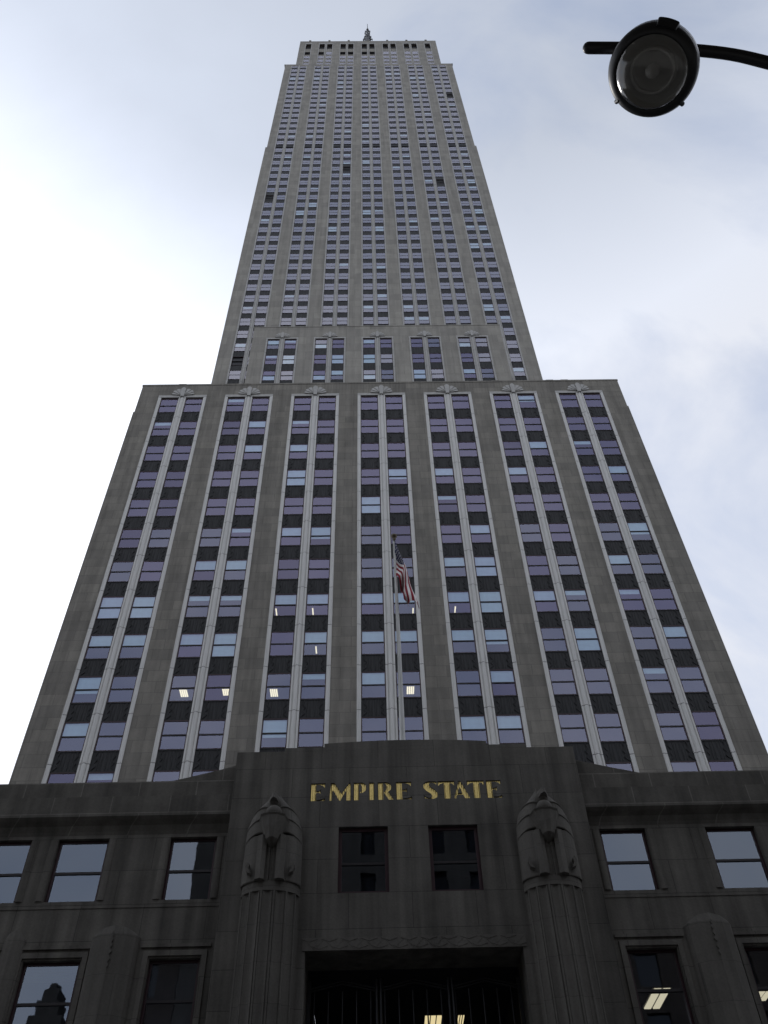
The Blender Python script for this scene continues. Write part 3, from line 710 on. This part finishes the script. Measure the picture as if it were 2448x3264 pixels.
# ---- columns with eagles
def column(cx):
    b = MB(); nf = 7; pts = []
    R0 = .95; prot = .62
    for i in range(nf):
        for t, dd in ((0, 0), (.10, 0), (.13, .07), (.18, .075), (.21, .03), (.35, .10), (.5, .13), (.65, .13), (.80, .10), (.94, .03), (.96, .075)):
            a = PI*(i+t)/nf; dep = 1 - dd
            pts.append((cx + R0*dep*math.cos(a), -prot*dep*math.sin(a)))
    pts.append((cx-R0, 0)); pts.append((cx-R0, .1)); pts.append((cx+R0, .1))
    b.prism_z(pts, .15, 14.62)
    b.build('column', 'carve', sky_)
def eagle(cx):
    e = MB()
    # capital ring
    ringp = [(cx+.94*math.cos(PI*i/16), -.605*math.sin(PI*i/16)) for i in range(17)]
    e.prism_z(ringp, 14.62, 14.92)
    # folded wings: overlapping tiers, each proud at its lower edge
    def outline(z):
        if z <= 16.7: return .965 - .012*(z-14.9)
        t = min((z-16.7)/1.34, 1.0); return .86*math.sqrt(max(1-t**2.0, 0)) + .085
    tiers = [14.92, 16.5, 16.98, 17.42, 18.04]
    for i, (z0, z1) in enumerate(zip(tiers, tiers[1:])):
        for sg in (-1, 1):
            rows = []
            for z, off in ((z0, -.012), (z0+.03, .008), (z1, -.03)):
                r = []
                for k in range(9):
                    t = k/8; X = .12 + (outline(z)-.12)*t
                    sag = (.16*t*t - .10*math.sin(PI*t))*(1 if z0 > 15.4 else 0)
                    yy = -(.54*math.sqrt(max(1-(t*.97)**2, 0)) + .065 + off) * (1 if z < 17.7 else .75)
                    r.append((cx+sg*X, yy, z-sag*(1 if z1-z > .1 else 1)))
                rows.append(r)
            bot = [(x, 0, z) for x, y_, z in rows[0]]
            e.grid([bot]+rows, 0, False)
            e.face([rows[0][-1], rows[2][-1], (rows[2][-1][0], .02, rows[2][-1][2]), (rows[0][-1][0], .02, rows[0][-1][2])])
            if i == len(tiers)-2: e.face(rows[2] + [(cx+sg*.12, 0, z1)])
        for sg in (-1, 1):                     # feather shafts
            for t in ():
                X0, X1 = .12+(outline(z0)-.12)*t, .12+(outline(z1)-.12)*t
                yy = -(.60*math.sqrt(1-(t*.97)**2)+.10)
                if z1 < 17.7: e.face([(cx+sg*(X0-.012), yy, z0), (cx+sg*(X0+.012), yy, z0), (cx+sg*(X1+.012), yy+.05, z1), (cx+sg*(X1-.012), yy+.05, z1)])
    e.box(cx-.16, cx+.16, -.45, 0, 17.0, 18.02)
    # breast: inverted wedge with a ledge on top
    def sect(z, hw, yf, yb=-.4): return [(cx-hw, yb, z), (cx-hw*.75, yf+.14, z), (cx-hw*.25, yf, z), (cx+hw*.25, yf, z), (cx+hw*.75, yf+.14, z), (cx+hw, yb, z)]
    S = [sect(16.02, .20, -.62), sect(16.22, .25, -.98), sect(16.6, .38, -1.05), sect(16.96, .50, -1.08), sect(17.02, .54, -1.12), sect(17.06, .50, -1.06)]
    e.grid(S, 0, False); e.face(S[-1]); e.face(S[0][::-1])
    # legs and tail
    for sg in (-1, 1):
        e.prism_z([(cx+sg*.17, -.3), (cx+sg*.17, -.72), (cx+sg*.30, -.80), (cx+sg*.46, -.72), (cx+sg*.52, -.3)][::sg], 14.92, 16.4)
        e.prism_y([(cx+sg*.60, 15.1), (cx+sg*.74, 15.16), (cx+sg*.80, 15.34), (cx+sg*.74, 15.5), (cx+sg*.66, 15.42), (cx+sg*.70, 15.3)][::sg], -.72, -.5)
    e.prism_z([(cx-.17, -.3), (cx-.17, -.58), (cx-.05, -.62), (cx-.03, -.56), (cx+.03, -.56), (cx+.05, -.62), (cx+.17, -.58), (cx+.17, -.3)], 14.92, 16.1)
    # throat dome, head and hooked beak
    def ell(c, r, n=14, m=9):
        e.grid([[(c[0]+r[0]*math.cos(2*PI*k/n)*math.sin(PI*j/m), c[1]+r[1]*math.sin(2*PI*k/n)*math.sin(PI*j/m), c[2]-r[2]*math.cos(PI*j/m)) for k in range(n)] for j in range(m+1)], 0, True, True)
    ell((cx, -.78, 17.16), (.27, .30, .26))
    ell((cx, -.66, 17.62), (.21, .34, .24))
    bk = [[(cx-.15, -.86, 17.50), (cx+.15, -.86, 17.50), (cx+.12, -.86, 17.76), (cx-.12, -.86, 17.76)],
          [(cx-.11, -1.06, 17.52), (cx+.11, -1.06, 17.52), (cx+.07, -1.05, 17.76), (cx-.07, -1.05, 17.76)],
          [(cx-.03, -1.24, 17.50), (cx+.03, -1.24, 17.50), (cx+.02, -1.22, 17.66), (cx-.02, -1.22, 17.66)]]
    e.grid(bk, 0, False, True); e.face(bk[-1])
    e.build('eagle', 'carve', sky_)
for cx in (-4.57, 4.57): column(cx); eagle(cx)

# ------------------------------------------------------------------ flagpole and flag
fp = thing('flagpole', 'tall pale tapered flagpole rising from the roof behind the gold lettering parapet', 'flagpole', (OX+.02, 31.0, 18.25))
b = MB(); b.tube([(0, 0, 0), (0, 0, 4), (0.02, 0, 9), (0.01, 0, 16.2)], [.125, .12, .09, .045], 12); b.build('pole', 'pole', fp)
b = MB(); b.lathe([(0, .15), (.08, .13), (.14, .06), (.155, 0), (.14, -.07), (.08, -.14), (.06, -.2), (.09, -.24), (.06, -.3), (.06, -.38), (0, -.38)], (0.01, 0, 16.55), 14); b.build('finial', 'ball', fp)
b = MB(); b.tube([(-.075, -.06, 2), (-.06, -.06, 16.1)], .012, 5); b.build('halyard', 'pole', fp)

fl = MB(); NU, NV = 60, 26
def poly_at(pts, t):
    L = [0]
    for p, q in zip(pts, pts[1:]): L.append(L[-1] + math.dist(p, q))
    d = t*L[-1]
    for i in range(len(pts)-1):
        if d <= L[i+1] or i == len(pts)-2:
            k = (d-L[i])/(L[i+1]-L[i]); return tuple(pts[i][j]*(1-k)+pts[i+1][j]*k for j in range(len(pts[0])))
topc = [(.04, 34.50), (.17, 33.9), (.37, 33.15), (.56, 32.4), (.73, 31.75), (.88, 30.9), (1.08, 29.76)]
botc = [(.03, 31.90), (.10, 31.86), (.17, 31.6), (.22, 31.25), (.27, 30.9), (.31, 30.5), (.36, 30.15)]
def flag_pt(u, v, off=0.0):
    a = poly_at(topc, u); c = poly_at(botc, u)
    k = min(max((u-.22)/.3, 0), 1); k = k*k*(3-2*k)
    vv = v + .17*k*math.sin(2*PI*1.35*v + 1.0 + u*2.6)*math.sin(PI*v)**.5
    x = a[0]*(1-vv) + c[0]*vv; z = a[1]*(1-vv) + c[1]*vv
    bulge = math.sin(PI*min(u/.62, 1))*math.sin(PI*v)
    x += .26*bulge*v; z += .34*bulge
    yy = -.05 - .26*k*math.cos(2*PI*1.35*v + 1.0 + u*2.6) + .12*math.sin(u*11+v*2)*min(u*3, 1) - .14*math.sin(PI*min(u*3.4, 1))*math.sin(v*7+.5)
    return (x - .02, yy + off, z - 18.25)
rows = [[flag_pt(i/NU, j/NV) for j in range(NV+1)] for i in range(NU+1)]
i0 = len(fl.v)
for r in rows: fl.v += r
for i in range(NU):
    for j in range(NV):
        st = j//2; canton = i/NU < .34 and st < 7
        fl.f.append((i0+i*(NV+1)+j, i0+(i+1)*(NV+1)+j, i0+(i+1)*(NV+1)+j+1, i0+i*(NV+1)+j+1)); fl.m.append(2 if canton else (0 if st % 2 == 0 else 1)); fl.sm.append(True)
for r_ in range(9):
    for c_ in range(6 if r_ % 2 == 0 else 5):
        u = (.34)*(c_*2 + (1 if r_ % 2 == 0 else 2))/12; v = (7/13)*(r_+1)/10
        for off in (-.012, .012):
            P0 = Vector(flag_pt(u, v, off)); du = (Vector(flag_pt(u+.01, v, off))-P0).normalized(); dv = (Vector(flag_pt(u, v+.01, off))-P0).normalized()
            fl.face([tuple(P0 + (du*math.cos(a) + dv*math.sin(a))*(.048 if k % 2 == 0 else .021)) for k, a in enumerate([PI*q/5 for q in range(10)])], 1)
fo = fl.build('flag', ['red', 'white', 'blue'], None, (OX+.02, 31.0, 18.25))
fo['label'] = 'red, white and blue stars and stripes flag hanging limp from the flagpole'; fo['category'] = 'flag'

# ------------------------------------------------------------------ street lamp
LX, LY, LZ = 2.603, 1.698, 8.0
lp = thing('street_lamp', 'black street lamp with round glass lens on a curved arm against the sky', 'street lamp', (4.75, 1.83, .15))
def rel(p): return (p[0]-4.75, p[1]-1.83, p[2]-.15)
b = MB(); arm = [(2.215, 1.628, 8.30), (2.6, 1.634, 8.305), (2.95, 1.645, 8.295), (3.222, 1.665, 8.253), (3.447, 1.696, 8.166), (3.72, 1.73, 8.0), (4.05, 1.77, 7.72), (4.35, 1.80, 7.32), (4.6, 1.82, 6.8), (4.72, 1.83, 6.2), (4.75, 1.83, 5.5)]
sm = []
for i in range(41):
    t = i/40*(len(arm)-1); k = min(int(t), len(arm)-2); f_ = t-k
    p = [Vector(arm[max(0, min(len(arm)-1, k+d))]) for d in (-1, 0, 1, 2)]
    sm.append(.5*((2*p[1]) + (p[2]-p[0])*f_ + (2*p[0]-5*p[1]+4*p[2]-p[3])*f_**2 + (3*p[1]-p[0]-3*p[2]+p[3])*f_**3))
d0 = (sm[1]-sm[0]).normalized()
pre = [sm[0]-d0*.041*math.sin(q) for q in (PI/2, 1.2, .8, .4)]; prr = [.041*max(math.cos(q), .02) for q in (PI/2, 1.2, .8, .4)]
b.tube([rel(p) for p in pre+sm], prr + [.041 + .012*max(0, i-12)/28 for i in range(41)], 16)
b.build('arm', 'black', lp)
b = MB(); b.lathe([(.16, 0), (.16, .5), (.12, .6), (.09, 1.0), (.075, 1.1), (.06, 5.4)], (0, 0, 0), 16); b.build('post', 'black', lp)
c = rel((LX, LY, LZ))
def tilt(mb_, a=0.417):                      # the head leans along the arm
    ca, sa = math.cos(a), math.sin(a)
    k = .968; mb_.v = [(c[0]+(x-c[0])*k, c[1]+(y-c[1])*k, c[2]+(z-c[2])*k) for x, y, z in mb_.v]
    mb_.v = [(c[0]+(x-c[0])*ca+(z-c[2])*sa, y, c[2]-(x-c[0])*sa+(z-c[2])*ca) for x, y, z in mb_.v]
b = MB(); b.lathe([(.30, .05), (.306, .03), (.306, -.015), (.295, -.035), (.272, -.052), (.255, -.060), (.246, -.060), (.240, -.05), (.238, .0), (.30, .05)], c, 64)
t = math.radians(-80)
for k in range(13):
    t = math.radians(-92+k*1.7); b.tube([(c[0]+.285*math.cos(t), c[1]+.285*math.sin(t), c[2]-.045), (c[0]+.322*math.cos(t), c[1]+.322*math.sin(t), c[2]+.01)], .018, 8)
for a_ in (133, 38):
    t = math.radians(a_); b.tube([(c[0]+.28*math.cos(t), c[1]+.28*math.sin(t), c[2]-.03), (c[0]+.314*math.cos(t), c[1]+.314*math.sin(t), c[2]-.0)], .018, 8)
tilt(b); b.build('lens_ring', 'black', lp)
b = MB(); b.lathe([(.305, .045), (.303, .09), (.28, .16), (.21, .23), (.11, .275), (.09, .31), (.0, .32)], c, 48)
tilt(b); b.build('housing', 'alu', lp)
b = MB(); b.lathe([(.238, -.03), (.21, .04), (.15, .09), (.10, .10), (0, .10)], c, 40); tilt(b); b.build('reflector', 'refl', lp)
b = MB(); b.lathe([(.135, -.01), (.145, -.02), (.155, -.01), (.15, .07)], c, 32); b.lathe([(0, -.06), (.035, -.055), (.05, -.02), (.04, .05), (.03, .09)], c, 16); tilt(b); b.build('bulb', 'refl', lp)
b = MB(); b.lathe([(.244, -.055), (.232, -.085), (.20, -.118), (.15, -.145), (.09, -.162), (.04, -.168), (0, -.169)], c, 56)
tilt(b); b.build('lens', 'lens', lp)

# ------------------------------------------------------------------ buildings across the avenue, behind the camera
def facing(name, label, x0, x1, h, depth, mat, step=3.2, fl_h=3.8, extra=None):
    t = thing(name, label, 'building', ((x0+x1)/2, -5.0, .15)); hw = (x1-x0)/2
    b = MB(); holes = []; n = int((2*hw-1)/step); off = -n*step/2
    zz = 5.0
    while zz + 2.6 < h-1.2:
        for k in range(n): holes.append((off+k*step+.8, off+(k+1)*step-.8, zz, zz+2.2))
        zz += fl_h
    pts = MB(); pts.wall(-hw, hw, 0, h, 0, holes, -.3)
    for sx in (-1, 1): pts.face([(sx*hw, 0, 0), (sx*hw, -depth, 0), (sx*hw, -depth, h), (sx*hw, 0, h)])
    pts.face([(-hw, 0, h), (hw, 0, h), (hw, -depth, h), (-hw, -depth, h)]); pts.face([(-hw, -depth, 0), (hw, -depth, 0), (hw, -depth, h), (-hw, -depth, h)])
    pts.build('wall', mat, t)
    g = MB(); g.face([(-hw+.2, -.29, .5), (hw-.2, -.29, .5), (hw-.2, -.29, h-.5), (-hw+.2, -.29, h-.5)]); g.build('glazing', 'oglass', t)
    cnc = MB(); cnc.box(-hw-.2, hw+.2, 0.003, .5, h-1.0, h-.3); cnc.box(-hw-.1, hw+.1, .003, .25, 4.0, 4.5); cnc.build('cornice', mat, t)
    if extra: extra(t)
    return t
MAT['oglass'] = simple('facing_glazing', (0.02, 0.022, 0.026), 0.08, spec=0.6)
facing('office_building', 'tall stone office building facing the skyscraper entrance across the avenue', -12.7, 15.5, 62, 22, 'opp', step=2.6, fl_h=3.5)
facing('shop_building', 'narrow brick building beside the tall stone one across the avenue', -16.0, -12.75, 28, 18, 'opp2', step=2.2)
def add_silhouette(t):
    b = MB(); b.box(5.7, 7.9, -2.6, -.6, 22.505, 23.3); b.box(6.0, 7.5, -2.4, -.8, 23.303, 24.3); b.box(6.2, 7.3, -2.3, -.9, 24.303, 25.0); b.box(6.5, 7.0, -2.0, -1.2, 25.003, 25.5); b.build('roof_silhouette', 'opp', t)  # added box stack, gives the window reflection a distant tower's silhouette
facing('shop_building', 'low stone building with an added stepped roof silhouette across the avenue', -40, -16.05, 22.5, 20, 'opp', extra=add_silhouette)
facing('shop_building', 'wide brick building right of the tall stone one across the avenue', 15.55, 48, 28, 20, 'opp2')
facing('office_building', 'long pale block far along the avenue to the left, behind the camera', -92, -46, 54, 25, 'opp', step=4)
facing('office_building', 'long dark brick block far along the avenue to the right, behind the camera', 50, 100, 52, 25, 'opp2', step=4)
bpy.context.view_layer.update()
